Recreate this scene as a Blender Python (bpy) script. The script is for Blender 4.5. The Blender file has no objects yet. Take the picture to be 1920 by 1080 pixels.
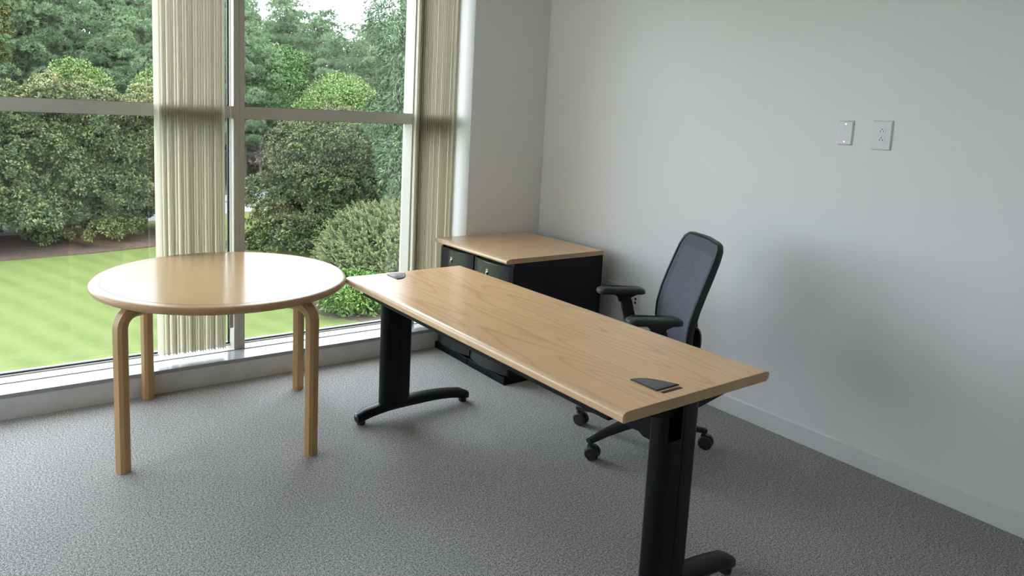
import bpy, bmesh, math, random
import numpy as np
from mathutils import Vector, Matrix
random.seed(7)
RNG = np.random.default_rng(11)
SC = bpy.context.scene
COL = SC.collection
PI = math.pi

# ------------------------------------------------------------------ camera
CAM = Vector((-3.40536, -3.92794, 1.57361))
YAW, PITCH, ROLL, FPX = -0.568838, -0.132851, 0.0374044, 1294.13
def make_camera():
    s, c = math.sin(YAW), math.cos(YAW)
    sp, cp = math.sin(PITCH), math.cos(PITCH)
    fw = Vector((-s * cp, c * cp, sp)); r = Vector((c, s, 0)); up = r.cross(fw)
    cr, sr = math.cos(ROLL), math.sin(ROLL)
    right = cr * r + sr * up
    upv = -sr * r + cr * up
    m = Matrix((right, upv, -fw)).transposed().to_4x4()
    m.translation = CAM
    cd = bpy.data.cameras.new('camera')
    cd.sensor_width = 36.0
    cd.lens = FPX * 36 / 1920
    cd.shift_x = 136.45 / 1920
    cd.shift_y = -143.23 / 1920
    cd.clip_start = .05; cd.clip_end = 500
    o = bpy.data.objects.new('camera', cd); COL.objects.link(o)
    o.matrix_world = m
    SC.camera = o
make_camera()

# ------------------------------------------------------------------ sky, light, exposure
SKY = 7.0
world = bpy.data.worlds.new('overcast_sky'); SC.world = world
world.use_nodes = True
wn = world.node_tree.nodes; wl = world.node_tree.links
wn['Background'].inputs[0].default_value = (.885, .955, 1.06, 1)
wn['Background'].inputs[1].default_value = SKY
SC.view_settings.view_transform = 'Standard'
SC.view_settings.look = 'None'
SC.view_settings.exposure = 0.3
SC.view_settings.gamma = 1.0
SC.view_settings.use_curve_mapping = False
SC.cycles.use_denoising = True
SC.cycles.max_bounces = 10
SC.cycles.diffuse_bounces = 6
SC.cycles.transparent_max_bounces = 16
SC.cycles.caustics_reflective = False
SC.cycles.caustics_refractive = False

# ------------------------------------------------------------------ materials
class NT:
    def __init__(s, name):
        s.m = bpy.data.materials.new(name); s.m.use_nodes = True
        s.n = s.m.node_tree.nodes; s.l = s.m.node_tree.links
        s.b = s.n['Principled BSDF']; s.out = s.n['Material Output']
        s._co = None
    def node(s, t, **kw):
        x = s.n.new(t)
        for k, v in kw.items(): setattr(x, k, v)
        return x
    def link(s, a, b): s.l.new(a, b)
    def co(s, scale=(1, 1, 1), rot=(0, 0, 0)):
        tc = s.node('ShaderNodeTexCoord'); mp = s.node('ShaderNodeMapping')
        mp.inputs['Scale'].default_value = scale; mp.inputs['Rotation'].default_value = rot
        s.link(tc.outputs['Object'], mp.inputs['Vector']); return mp.outputs[0]
    def noise(s, scale, detail=2, rough=.5, vec=None, dist=0):
        x = s.node('ShaderNodeTexNoise'); x.inputs['Scale'].default_value = scale
        x.inputs['Detail'].default_value = detail; x.inputs['Roughness'].default_value = rough
        x.inputs['Distortion'].default_value = dist
        s.link(vec if vec is not None else s.co(), x.inputs['Vector']); return x.outputs['Fac']
    def ramp(s, fac, stops):
        x = s.node('ShaderNodeValToRGB'); e = x.color_ramp.elements
        while len(e) < len(stops): e.new(.5)
        for q, (p, c) in zip(e, stops): q.position = p; q.color = (*c, 1)
        s.link(fac, x.inputs[0]); return x.outputs[0]
    def math(s, op, a, b=None):
        x = s.node('ShaderNodeMath', operation=op)
        for i, q in enumerate((a, b)):
            if q is None: continue
            if isinstance(q, (int, float)): x.inputs[i].default_value = q
            else: s.link(q, x.inputs[i])
        return x.outputs[0]
    def mix(s, fac, a, b, mode='MIX'):
        x = s.node('ShaderNodeMix', data_type='RGBA', blend_type=mode)
        for i, q in ((0, fac), (6, a), (7, b)):
            if isinstance(q, (int, float)): x.inputs[i].default_value = q
            elif isinstance(q, tuple): x.inputs[i].default_value = (*q, 1)
            else: s.link(q, x.inputs[i])
        return x.outputs[2]
    def bump(s, h, strength, dist=.001):
        x = s.node('ShaderNodeBump'); x.inputs['Strength'].default_value = strength
        x.inputs['Distance'].default_value = dist
        s.link(h, x.inputs['Height']); s.link(x.outputs[0], s.b.inputs['Normal'])
    def base(s, c):
        if isinstance(c, tuple): s.b.inputs['Base Color'].default_value = (*c, 1)
        else: s.link(c, s.b.inputs['Base Color'])
        return s
    def set(s, **kw):
        for k, v in kw.items(): s.b.inputs[k.replace('_', ' ')].default_value = v
        return s

def plain(name, col, rough=.5, metal=0., spec=.5, vary=.06, vscale=6., grain=0., gscale=400.):
    t = NT(name)
    lo = tuple(c * (1 - vary) for c in col); hi = tuple(min(1, c * (1 + vary)) for c in col)
    t.base(t.ramp(t.noise(vscale, 4), [(.3, lo), (.7, hi)]))
    t.set(Roughness=rough, Metallic=metal, Specular_IOR_Level=spec)
    if grain: t.bump(t.noise(gscale, 2), grain, .0006)
    return t.m

def carpet():
    t = NT('grey_loop_carpet')
    fine = t.noise(300, 2, .6); mid = t.noise(120, 2, .6); big = t.noise(1.3, 3, .6)
    f = t.math('ADD', t.math('MULTIPLY', fine, .68), t.math('MULTIPLY', mid, .32))
    c = t.ramp(f, [(.39, (.082, .079, .076)), (.49, (.278, .268, .260)), (.59, (.655, .635, .62))])
    c = t.mix(1., c, t.ramp(big, [(.3, (.90, .90, .90)), (.7, (1, 1, 1))]), 'MULTIPLY')
    t.base(c).set(Roughness=.95, Specular_IOR_Level=.1)
    t.bump(f, .35, .002)
    return t.m

def oak(name, light, dark, rough, along='Y', lines=1.0):
    """straight grained oak veneer with cathedral figure along one axis"""
    t = NT(name)
    a, c = (1.0, 7.5)
    sc = (c, a, c) if along == 'Y' else (a, c, c)
    v = t.co(sc)
    n = t.noise(.70, 1, .4, v)
    fs = (260, 3, 260) if along == 'Y' else (3, 260, 260)
    fib = t.noise(1., 2, .5, t.co(fs))
    k = t.math('PINGPONG', t.math('ADD', t.math('MULTIPLY', n, 34.), t.math('MULTIPLY', fib, .45)), 1.)
    line = t.ramp(k, [(0., (1, 1, 1)), (.12, (.60, .60, .60)), (.36, (.12, .12, .12)), (1., (0, 0, 0))])
    pores = fib
    patch = t.noise(2.2, 2, .5)
    lite = t.mix(t.ramp(patch, [(.3, (0, 0, 0)), (.7, (1, 1, 1))]), light, tuple(x * .93 for x in light))
    col = t.mix(t.math('MULTIPLY', line, .50 * lines), lite, dark)
    col = t.mix(t.math('MULTIPLY', t.ramp(pores, [(.52, (0, 0, 0)), (.72, (1, 1, 1))]), .22), col, dark)
    t.base(col)
    t.set(Roughness=rough, Specular_IOR_Level=.5)
    return t.m

def glass():
    t = NT('window_glass')
    t.n.remove(t.b)
    tr = t.node('ShaderNodeBsdfTransparent'); tr.inputs[0].default_value = (.955, .975, .965, 1)
    gl = t.node('ShaderNodeBsdfGlossy'); gl.inputs['Roughness'].default_value = 0.0
    lw = t.node('ShaderNodeLayerWeight'); lw.inputs[0].default_value = .5
    f = t.math('ADD', t.math('MULTIPLY', t.math('POWER', lw.outputs['Facing'], 4.), .9), .055)
    mx = t.node('ShaderNodeMixShader')
    t.link(f, mx.inputs[0]); t.link(tr.outputs[0], mx.inputs[1]); t.link(gl.outputs[0], mx.inputs[2])
    t.link(mx.outputs[0], t.out.inputs[0])
    return t.m

def vane_mat():
    t = NT('cream_vane_vinyl')
    col = t.ramp(t.noise(2, 2, .5, t.co((30, 30, .3))), [(.3, (.80, .775, .675)), (.7, (.86, .835, .735))])
    t.base(col).set(Roughness=.55, Specular_IOR_Level=.3)
    tl = t.node('ShaderNodeBsdfTranslucent'); tl.inputs[0].default_value = (.93, .90, .83, 1)
    mx = t.node('ShaderNodeMixShader'); mx.inputs[0].default_value = .54
    t.link(t.b.outputs[0], mx.inputs[1]); t.link(tl.outputs[0], mx.inputs[2]); t.link(mx.outputs[0], t.out.inputs[0])
    return t.m

def leaf_mat(name, c0, c1, rough=.5, spec=.4):
    """leaf colour runs from c0 to c1 with each leaf's own tint"""
    t = NT(name)
    at = t.node('ShaderNodeAttribute'); at.attribute_name = 'tint'
    t.base(t.ramp(at.outputs['Fac'], [(0, c0), (1, c1)])).set(Roughness=rough, Specular_IOR_Level=spec)
    return t.m

def wall_paint(name, col):
    t = NT(name)
    big = t.noise(1.1, 4, .6)
    t.base(t.ramp(big, [(.25, tuple(c * .975 for c in col)), (.75, col)]))
    t.set(Roughness=.42, Specular_IOR_Level=.35)
    t.bump(t.noise(260, 3, .6), .12, .001)
    return t.m

def lawn_mat():
    t = NT('mown_lawn')
    v = t.co((1, 1, 1), (0, 0, math.radians(-20)))
    w = t.node('ShaderNodeTexWave', wave_type='BANDS', bands_direction='X', wave_profile='SIN')
    w.inputs['Scale'].default_value = .36; w.inputs["Distortion"].default_value = .5
    w.inputs['Detail'].default_value = 3; w.inputs['Detail Scale'].default_value = 1.6
    t.link(v, w.inputs['Vector'])
    n1 = t.noise(1.4, 5, .65); n2 = t.noise(14, 4, .7)
    c = t.mix(w.outputs['Fac'], (0.064, 0.086, 0.014), (0.092, 0.112, 0.025))
    c = t.mix(t.ramp(n1, [(.40, (0, 0, 0)), (.75, (1, 1, 1))]), c, (0.100, 0.112, 0.036))
    c = t.mix(t.ramp(n2, [(.35, (0, 0, 0)), (.75, (.55, .55, .55))]), c, (.098, .135, .042))
    t.base(c).set(Roughness=.85, Specular_IOR_Level=.15)
    t.bump(n2, .5, .05)
    return t.m

def mulch_mat():
    t = NT('bark_mulch')
    n = t.noise(9, 6, .75); n2 = t.noise(.7, 3)
    c = t.ramp(n, [(.3, (0.0259, 0.0173, 0.0126)), (.52, (0.0864, 0.0605, 0.0461)), (.68, (0.1555, 0.1152, 0.0893)), (.8, (0.2880, 0.2419, 0.1958))])
    t.base(t.mix(t.math('MULTIPLY', n2, .4), c, (0.0648, 0.0468, 0.0360))).set(Roughness=.95, Specular_IOR_Level=.1)
    t.bump(n, .8, .06)
    return t.m

M = {}
def mats():
    M['carpet'] = carpet()
    M['wall'] = wall_paint('white_wall_paint', (.81, .80, .795))
    M['ceil'] = wall_paint('ceiling_paint', (.82, .82, .80))
    M['base'] = plain('baseboard_vinyl', (.76, .76, .755), .35, vary=.02)
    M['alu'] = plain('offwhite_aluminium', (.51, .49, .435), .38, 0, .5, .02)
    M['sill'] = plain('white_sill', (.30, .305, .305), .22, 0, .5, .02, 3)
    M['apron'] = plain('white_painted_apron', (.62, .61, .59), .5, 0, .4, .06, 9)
    M['gasket'] = plain('black_gasket', (.02, .025, .04), .5)
    M['glass'] = glass()
    M['vane'] = vane_mat()
    M['desk'] = oak('oak_veneer_desk', (.90, .55, .28), (.57, .315, .14), .25)
    M['cabtop'] = oak('oak_veneer_worktop', (.82, .53, .295), (.54, .315, .155), .24, 'Y', .6)
    M['edge'] = plain('tan_edge_band', (.50, .325, .18), .42, vary=.05, vscale=14)
    M['nose'] = plain('oak_nosing', (.68, .46, .28), .24, vary=.06, vscale=16)
    M['maple'] = oak('maple_tabletop', (.53, .35, .185), (.45, .285, .14), .20, 'X', .30)
    M['maple'].node_tree.nodes['Principled BSDF'].inputs['Specular IOR Level'].default_value = .10
    M['rim'] = plain('beech_rim', (.46, .285, .15), .27, 0, .2, vary=.08, vscale=9)
    M['beech'] = oak('beech_bentwood', (.50, .30, .135), (.36, .20, .085), .36, 'X', .3)
    M['inlay'] = plain('dark_inlay', (.16, .10, .055), .35)
    M['blackmetal'] = plain('black_powder_coat', (.0035, .0045, .006), .36, 0, .22, .1, 20, .15, 900)
    M['navy'] = plain('black_cabinet_steel', (.0045, .006, .010), .45, 0, .18, .08, 12, .15, 900)
    M['drawer'] = plain('dark_drawer_front', (.028, .031, .032), .20, 0, .6, .05)
    M['plastic'] = plain('black_plastic', (.012, .013, .015), .42, 0, .5, .08, 30, .1, 500)
    M['arm'] = plain('dark_grey_armpad', (.035, .037, .040), .5, 0, .45, .08, 30, .2, 700)
    M['grommet'] = plain('charcoal_grommet_plastic', (.045, .046, .050), .33, 0, .5, .1, 40)
    M['slot'] = plain('slot_shadowed_wood', (.07, .028, .018), .8)
    M['chrome'] = plain('chrome', (.80, .80, .80), .15, 1.)
    M['mesh'] = plain('grey_mesh_fabric', (.112, .110, .138), .8, 0, .25, .10, 60, .6, 900)
    M['meshb'] = plain('grey_mesh_border', (.092, .090, .114), .8, 0, .25, .10, 60, .6, 900)
    M['plate'] = plain('white_wall_plate', (.70, .70, .72), .3, 0, .5, .01)
    M['plated'] = plain('white_receptacle', (.78, .78, .78), .25, 0, .5, .01)
    M['hole'] = plain('dark_slot', (.012, .012, .02), .6)
    M['jack'] = plain('blue_black_jack', (.008, .010, .045), .4)
    M['lawn'] = lawn_mat()
    M['mulch'] = mulch_mat()
    M['road'] = plain('pale_asphalt', (0.1800, 0.1750, 0.1800), .9, 0, .2, .1, 2)
    M['curb'] = plain('concrete_curb', (0.2300, 0.2200, 0.2000), .9, 0, .2, .1, 4)
    M['hill'] = plain('wooded_slope', (.012, .030, .011), .95, 0, .1, .5, .8, .8, 3)
    M['bark'] = plain('grey_brown_bark', (0.0650, 0.0525, 0.0425), .9, 0, .2, .35, 5, .8, 30)
    M['deadwood'] = plain('pale_dead_wood', (0.1500, 0.1350, 0.1250), .9, 0, .2, .3, 6)
    M['magnolia'] = leaf_mat('magnolia_leaf', (.020, .042, .014), (.125, .148, .046), .45, .3)
    M['magtop'] = leaf_mat('magnolia_new_leaf', (.045, .078, .020), (.31, .295, .130), .45, .4)
    M['magbrown'] = leaf_mat('magnolia_rusty_leaf', (0.026, 0.044, 0.016), (0.150, 0.140, 0.058), .5, .25)
    M['pine'] = leaf_mat('pine_needles', (0.0459, 0.0810, 0.0378), (0.2025, 0.2903, 0.1418), .6, .25)
    M['pine2'] = leaf_mat('pine_needles_pale', (0.0585, 0.0975, 0.0455), (0.2470, 0.3250, 0.1690), .6, .25)
    M['decid'] = leaf_mat('bright_green_leaf', (0.0638, 0.1232, 0.0261), (0.1913, 0.2608, 0.0696), .5, .35)
    M['under'] = leaf_mat('understorey_leaf', (0.0416, 0.0946, 0.0285), (0.1525, 0.2520, 0.0680), .55, .3)
    M['yellow'] = leaf_mat('yellowing_leaf', (0.0945, 0.1197, 0.0315), (0.2268, 0.2142, 0.0693), .5, .3)
    M['willow'] = leaf_mat('narrow_oak_leaf', (.032, .062, .028), (.135, .215, .095), .5, .3)
    M['juniper'] = leaf_mat('feathery_evergreen', (0.0513, 0.0827, 0.0276), (0.2126, 0.2363, 0.1024), .55, .3)
    M['shrub'] = leaf_mat('fresh_shrub_leaf', (0.0378, 0.0945, 0.0126), (0.1449, 0.2394, 0.0441), .45, .4)
    M['deadleaf'] = leaf_mat('withered_leaf', (0.1071, 0.0693, 0.0567), (0.2268, 0.1575, 0.1323), .8, .1)
mats()

# ------------------------------------------------------------------ mesh helpers
def tag(o, label=None, cat=None, group=None, kind=None):
    if label: o['label'] = label
    if cat: o['category'] = cat
    if group: o['group'] = group
    if kind: o['kind'] = kind
    return o
def empty(name, loc, rz=0., label=None, cat=None, group=None, kind=None):
    o = bpy.data.objects.new(name, None); COL.objects.link(o)
    o.empty_display_size = .1
    o.location = loc; o.rotation_euler = (0, 0, rz)
    return tag(o, label, cat, group, kind)

class MB:
    def __init__(s): s.v = []; s.f = []
    def add(s, vs, fs):
        k = len(s.v); s.v += [tuple(p) for p in vs]; s.f += [tuple(i + k for i in f) for f in fs]; return s
    def box(s, x0, x1, y0, y1, z0, z1):
        return s.add([(x0, y0, z0), (x1, y0, z0), (x1, y1, z0), (x0, y1, z0), (x0, y0, z1), (x1, y0, z1), (x1, y1, z1), (x0, y1, z1)],
                     [(0, 3, 2, 1), (4, 5, 6, 7), (0, 1, 5, 4), (1, 2, 6, 5), (2, 3, 7, 6), (3, 0, 4, 7)])
    def rings(s, rings, cap=True, loop=False):
        n = len(rings[0]); vs = [p for r in rings for p in r]; fs = []
        m = len(rings)
        for i in range(m if loop else m - 1):
            j = (i + 1) % m
            for k in range(n):
                fs.append((i * n + k, i * n + (k + 1) % n, j * n + (k + 1) % n, j * n + k))
        if cap and not loop:
            fs.append(tuple(range(n - 1, -1, -1))); fs.append(tuple((m - 1) * n + k for k in range(n)))
        return s.add(vs, fs)
    def prism(s, pts, axis, a0, a1):
        """extrude a 2D outline along X, Y or Z"""
        def P(p, a): return {'X': (a, p[0], p[1]), 'Y': (p[0], a, p[1]), 'Z': (p[0], p[1], a)}[axis]
        return s.rings([[P(p, a0) for p in pts], [P(p, a1) for p in pts]])
    def tube(s, path, r, n=10, cap=True):
        path = [Vector(p) for p in path]
        if not isinstance(r, (list, tuple)): r = [r] * len(path)
        rings = []; ref = None
        for i, p in enumerate(path):
            t = (path[min(i + 1, len(path) - 1)] - path[max(i - 1, 0)]).normalized()
            if ref is None: ref = Vector((0, 0, 1)) if abs(t.z) < .9 else Vector((1, 0, 0))
            u = (ref - t * ref.dot(t)).normalized(); w = t.cross(u); ref = u
            rings.append([p + (u * math.cos(a) + w * math.sin(a)) * r[i] for a in [2 * PI * k / n for k in range(n)]])
        return s.rings(rings, cap)
    def sweep(s, path, sec, side, cap=True):
        """sweep 2D section (along side, along normal) along path; side fixed vector"""
        path = [Vector(p) for p in path]; side = Vector(side).normalized(); rings = []
        for i, p in enumerate(path):
            t = (path[min(i + 1, len(path) - 1)] - path[max(i - 1, 0)]).normalized()
            w = t.cross(side).normalized()
            q = sec[i] if isinstance(sec[0][0], (list, tuple)) else sec
            rings.append([p + side * a + w * b for a, b in q])
        return s.rings(rings, cap)
    def lathe(s, prof, n=32, c=(0, 0, 0), cap=True):
        return s.rings([[(c[0] + r * math.cos(2 * PI * k / n), c[1] + r * math.sin(2 * PI * k / n), c[2] + z) for k in range(n)] for r, z in prof], cap)
    def disc(s, c, nrm, r, h, n=20, r2=None):
        """short cylinder starting at c along nrm"""
        c = Vector(c); nrm = Vector(nrm).normalized()
        return s.tube([c, c + nrm * h], [r, r if r2 is None else r2], n)
    def xf(s, m):
        s.v = [tuple(m @ Vector(p)) for p in s.v]; return s
    def build(s, name, mat, parent=None, smooth=35, bevel=0., seg=2, recalc=True):
        me = bpy.data.meshes.new(name); me.from_pydata(s.v, [], s.f)
        if recalc:
            bm = bmesh.new(); bm.from_mesh(me); bmesh.ops.recalc_face_normals(bm, faces=bm.faces); bm.to_mesh(me); bm.free()
        me.materials.append(mat)
        if smooth or bevel:
            for p in me.polygons: p.use_smooth = True
            me.set_sharp_from_angle(angle=math.radians(smooth or 30))
        o = bpy.data.objects.new(name, me); COL.objects.link(o)
        if parent: o.parent = parent
        if bevel:
            b = o.modifiers.new('bevel', 'BEVEL'); b.width = bevel; b.segments = seg; b.limit_method = 'ANGLE'; b.angle_limit = math.radians(40)
            b.harden_normals = False
        return o
def Box(name, mat, x0, x1, y0, y1, z0, z1, parent=None, bevel=0., kind=None, seg=2):
    o = MB().box(x0, x1, y0, y1, z0, z1).build(name, mat, parent, 0 if not bevel else 35, bevel, seg)
    if kind: o['kind'] = kind
    return o
def copy_tree(o, parent=None):
    c = o.copy(); COL.objects.link(c)
    if parent: c.parent = parent
    for ch in list(o.children): copy_tree(ch, c)
    return c
def rrect(w, h, r, n=5, cx=0, cy=0):
    pts = []
    for sx, sy, a0 in ((1, 1, 0), (-1, 1, 90), (-1, -1, 180), (1, -1, 270)):
        for k in range(n + 1):
            a = math.radians(a0 + 90 * k / n)
            pts.append((cx + sx * (w / 2 - r) + r * math.cos(a), cy + sy * (h / 2 - r) + r * math.sin(a)))
    return pts

# ------------------------------------------------------------------ the room
XL, YF, ZC = -5.6, -5.7, 2.78
P = .6627           # width of the pier beside the windows
GY = .2523          # plane of the glass
MY = .1478          # front of the mullions
SZ = .1343          # top of the sill
ZT1, ZT0 = 1.6047, 1.5337
ZH = 2.68           # window head
Box('floor', M['carpet'], XL - .1, .1, YF - .1, .0, -.12, 0, kind='structure')
Box('ceiling', M['ceil'], XL - .1, .12, YF - .1, .34, ZC, ZC + .12, kind='structure')
Box('wall_right', M['wall'], 0, .12, YF, .34, -.12, ZC, kind='structure')
Box('wall_back', M['wall'], -P, 0, 0, .34, -.12, ZC, kind='structure', bevel=.003)
m = MB(); ADDED_WIN = ((-1.25, -.4),); WZ0, WZ1 = .85, 2.62  # left wall, pierced by an invented opening that lets in extra sky light
m.box(XL - .12, XL, YF, .34, -.12, WZ0); m.box(XL - .12, XL, YF, .34, WZ1, ZC)
for a, c in ((YF, -1.25), (-.4, .34)): m.box(XL - .12, XL, a, c, WZ0, WZ1)
tag(m.build('wall_left', M['wall'], smooth=0), kind='structure')
Box('wall_front', M['wall'], XL - .12, .12, YF - .12, YF, -.12, ZC, kind='structure')
Box('trim_1', M['wall'], XL, -P, 0, .34, ZH, ZC, kind='structure')                    # window head
b = MB().prism([(0, 0), (-.012, 0), (-.012, .0915), (-.007, .0975), (0, .0975)], 'Y', YF, 0)
tag(b.build('baseboard_right', M['base'], smooth=30), kind='structure')
Box('baseboard_back', M['base'], -P + .002, -.013, -.012, 0, 0, .0975, kind='structure')
# sill: white top board with a thin nosing, apron set back beneath it
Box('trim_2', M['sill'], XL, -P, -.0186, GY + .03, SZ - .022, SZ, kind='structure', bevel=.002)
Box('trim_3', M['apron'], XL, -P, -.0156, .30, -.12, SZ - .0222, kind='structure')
# jamb frame against the pier, mullions
def mullion(n, x0, x1):
    m = MB(); c = (x0 + x1) / 2
    m.box(x0, c - .001, MY, GY + .02, SZ, ZH); m.box(c + .001, x1, MY, GY + .02, SZ, ZH); m.box(c - .002, c + .002, MY + .003, GY, SZ, ZH)
    tag(m.build('trim_%d' % n, M['alu'], smooth=0), kind='structure')
mullion(4, -2.2464, -2.1823)
mullion(5, -1.0423, -.9782)
mullion(6, -3.83, -3.766)
Box('trim_7', M['alu'], -P - .03, -P, GY - .06, GY + .05, SZ, ZH, kind='structure', bevel=.002)
Box('trim_8', M['alu'], -P - .045, -P - .03, GY - .03, GY + .04, SZ, ZH, kind='structure')
def window(n, x0, x1, gl=.008, gr=.008):
    m = MB()
    zc = (ZT0 + ZT1) / 2
    m.box(x0, x1, MY + .004, GY + .05, ZT0, zc - .001); m.box(x0, x1, MY + .004, GY + .05, zc + .001, ZT1); m.box(x0, x1, MY + .007, GY, zc - .002, zc + .002)
    m.box(x0, x1, GY - .115, GY + .05, SZ, SZ + .004)                 # bottom rail lying on the sill
    m.box(x0, x1, GY - .02, GY + .05, SZ + .004, SZ + .010)
    m.box(x0, x1, MY, GY + .05, ZH - .05, ZH)
    r = tag(m.build('window_%d' % n, M['alu'], smooth=0), kind='structure')
    g = MB()
    a, c = x0 + .001, x1 - .001
    for z0, z1 in ((SZ + .010, ZT0), (ZT1, ZH - .05)):
        w = .008 if z0 < 1 else .002
        g.box(a, c, GY - .004, GY + .012, z0, z0 + w); g.box(a, c, GY - .004, GY + .012, z1 - .002, z1)
        g.box(a, a + gl, GY - .004, GY + .010, z0, z1)
        if gr: g.box(c - gr, c, GY - .004, GY + .010, z0, z1)
        MB().box(a + .002, c - .002, GY, GY + .006, z0 + .002, z1 - .002).build('pane', M['glass'], r, smooth=0)
    g.build('gasket', M['gasket'], r, smooth=0)
window(1, XL + .02, -3.83)
window(2, -3.766, -2.2464)
window(3, -2.1823, -1.0423, .004, .0)
window(4, -.9782, -P - .045)

for k, (a, c) in enumerate(ADDED_WIN):  # added window on the unseen left wall, there only to brighten the interior
    m = MB()
    m.box(XL - .09, XL - .03, a, c, WZ0, WZ0 + .04); m.box(XL - .09, XL - .03, a, c, WZ1 - .04, WZ1)
    m.box(XL - .09, XL - .03, a, a + .04, WZ0, WZ1); m.box(XL - .09, XL - .03, c - .04, c, WZ0, WZ1)
    r = tag(m.build('window_%d' % (5 + k), M['alu'], smooth=0), kind='structure')
    MB().box(XL - .063, XL - .057, a + .03, c - .03, WZ0 + .03, WZ1 - .03).build('pane', M['glass'], r, smooth=0)

# ------------------------------------------------------------------ vertical blinds
def vane_mesh(h):
    """a 89 mm vane with a shallow S curve, hanging from z = 0, length along local Y"""
    m = MB(); n = 8; W = .089; pr = []
    for k in range(n + 1):
        t = k / n - .5
        pr.append((0.0075 * math.cos(PI * t) - .004, t * W))
    th = .0009
    out = pr + [(x + th, y) for x, y in reversed(pr)]
    # bottom swings a little: two sections
    return m.rings([[(x, y, 0) for x, y in out], [(x, y, -h * .6) for x, y in out], [(x + .003, y + .001, -h) for x, y in out]])
def blind(x0, x1, y, n, zb, label, wand_x, ang):
    zt = ZH - .055
    root = empty('vertical_blind', ((x0 + x1) / 2, y, zt), 0, label, 'blind', 'vertical blinds stacked at the windows')
    cx = (x0 + x1) / 2
    hx0 = -3.70 if n > 24 else -1.0
    a, c = ((-3.70, -2.26) if x0 < -2 else (-2.15, -.68))
    MB().box(a - cx, c - cx, -.022, .022, 0, .045).build('headrail', M['alu'], root, bevel=.003)
    me = None
    for k in range(n):
        x = x0 + (x1 - x0) * (k + .5) / n - cx
        if me is None:
            o = vane_mesh(zt - zb).build('vane', M['vane'], root, smooth=60, recalc=True); me = o.data
        else:
            o = bpy.data.objects.new('vane', me); COL.objects.link(o); o.parent = root
        o.location = (x + random.uniform(-.0010, .0010) - (.003 if k == 6 and n > 24 else 0), random.uniform(-.003, .003), 0)
        o.rotation_euler = (random.uniform(-.0015, .0015), random.uniform(-.002, .002), ang + random.gauss(0, .014) + (.10 if k == 0 and n > 24 else 0))
    if wand_x is not None:
        w = MB().tube([(wand_x - cx, .0, 0), (wand_x - cx, .0, -1.1), (wand_x - cx + .002, 0, -(zt - .44))], .0022, 6)
        w.build('cord', M['plate'], root)
        MB().box(wand_x - cx - .012, wand_x - cx + .012, -.007, .007, -(zt - .29), -(zt - .44)).build('cord_weight', M['alu'], root, bevel=.003)
    return root
random.seed(5)
blind(-2.680, -2.314, .1015, 26, .172, 'cream vertical blind, vanes stacked against the bare middle mullion', -2.277, .03)
blind(-1.055, -.738, .1015, 22, .172, 'cream vertical blind, vanes stacked behind the cabinets beside the pier', None, -.35)

# ------------------------------------------------------------------ wall plates
def plate(y0, z0, w, h, name, label, kind, group=None):
    """plate on the right wall; local X runs away from the corner (-Y), Z up, out of wall = local -Y"""
    r = empty(name, (0, y0 - w / 2, z0), -PI / 2, label, 'wall plate', group)
    d, c = .007, .006
    m = MB()
    a = rrect(w, h, .002, 2, 0, h / 2); bb = rrect(w - 2 * c, h - 2 * c, .002, 2, 0, h / 2)
    m.rings([[(x, -.0003, z) for x, z in a], [(x, -.002, z) for x, z in a], [(x, -d, z) for x, z in bb]])
    m.build('cover_plate', M['plate'], r, smooth=20)
    def screw(z): 
        MB().disc((0, -d, z), (0, -1, 0), .0032, .001, 12).build('screw', M['chrome'] if kind == 'blank' else M['plate'], r)
    if kind == 'blank':
        screw(.017); screw(h - .017)
    elif kind == 'duplex':
        screw(h / 2)
        for dz in (-.0195, .0195):
            z = h / 2 + dz
            pts = [(.0165 * math.cos(t), max(-.0135, min(.0135, .0165 * math.sin(t)))) for t in [2 * PI * k / 28 for k in range(28)]]
            q = MB().rings([[(x, -d + .001, z + zz) for x, zz in pts], [(x, -d - .0018, z + zz) for x, zz in pts]]).build('receptacle', M['plated'], r, smooth=30)
            s = MB(); s.box(-.0075, -.0052, -d - .0023, -d - .001, z - .0055, z + .0035); s.box(.0052, .0075, -d - .0023, -d - .001, z - .0065, z + .0035)
            s.disc((0, -d - .001, z + .0085), (0, -1, 0), .0026, .0013, 10)
            s.build('slot', M['hole'], q)
    elif kind == 'data':
        screw(.012); screw(h - .012)
        MB().box(-.018, .018, -d - .001, -d + .001, h / 2 - .034, h / 2 + .034).build('insert', M['plated'], r, bevel=.001)
        for dz in (-.012, .012):
            MB().box(-.008, .008, -d - .0022, -d, h / 2 + dz - .0075, h / 2 + dz + .0075).build('jack', M['jack'], r, bevel=.001)
    return r
plate(-2.133, 1.5226, .0705, .1167, 'blank_wall_plate', 'plain blank white wall plate with two screws, high on the wall', 'blank')
plate(-2.288, 1.5080, .0863, .1348, 'duplex_outlet', 'large white duplex outlet high on the wall beside the blank plate', 'duplex')
plate(-.735, .415, .090, .140, 'duplex_outlet', 'low duplex outlet on the wall half hidden behind the dark cabinet side', 'duplex')
plate(-.872, .418, .0705, .1167, 'blank_wall_plate', 'low blank white wall plate between outlet and data jacks, behind chair armrest', 'blank')
plate(-.948, .410, .0705, .1167, 'data_outlet', 'low white data outlet with two dark jacks behind the chair armrests', 'data')

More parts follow.
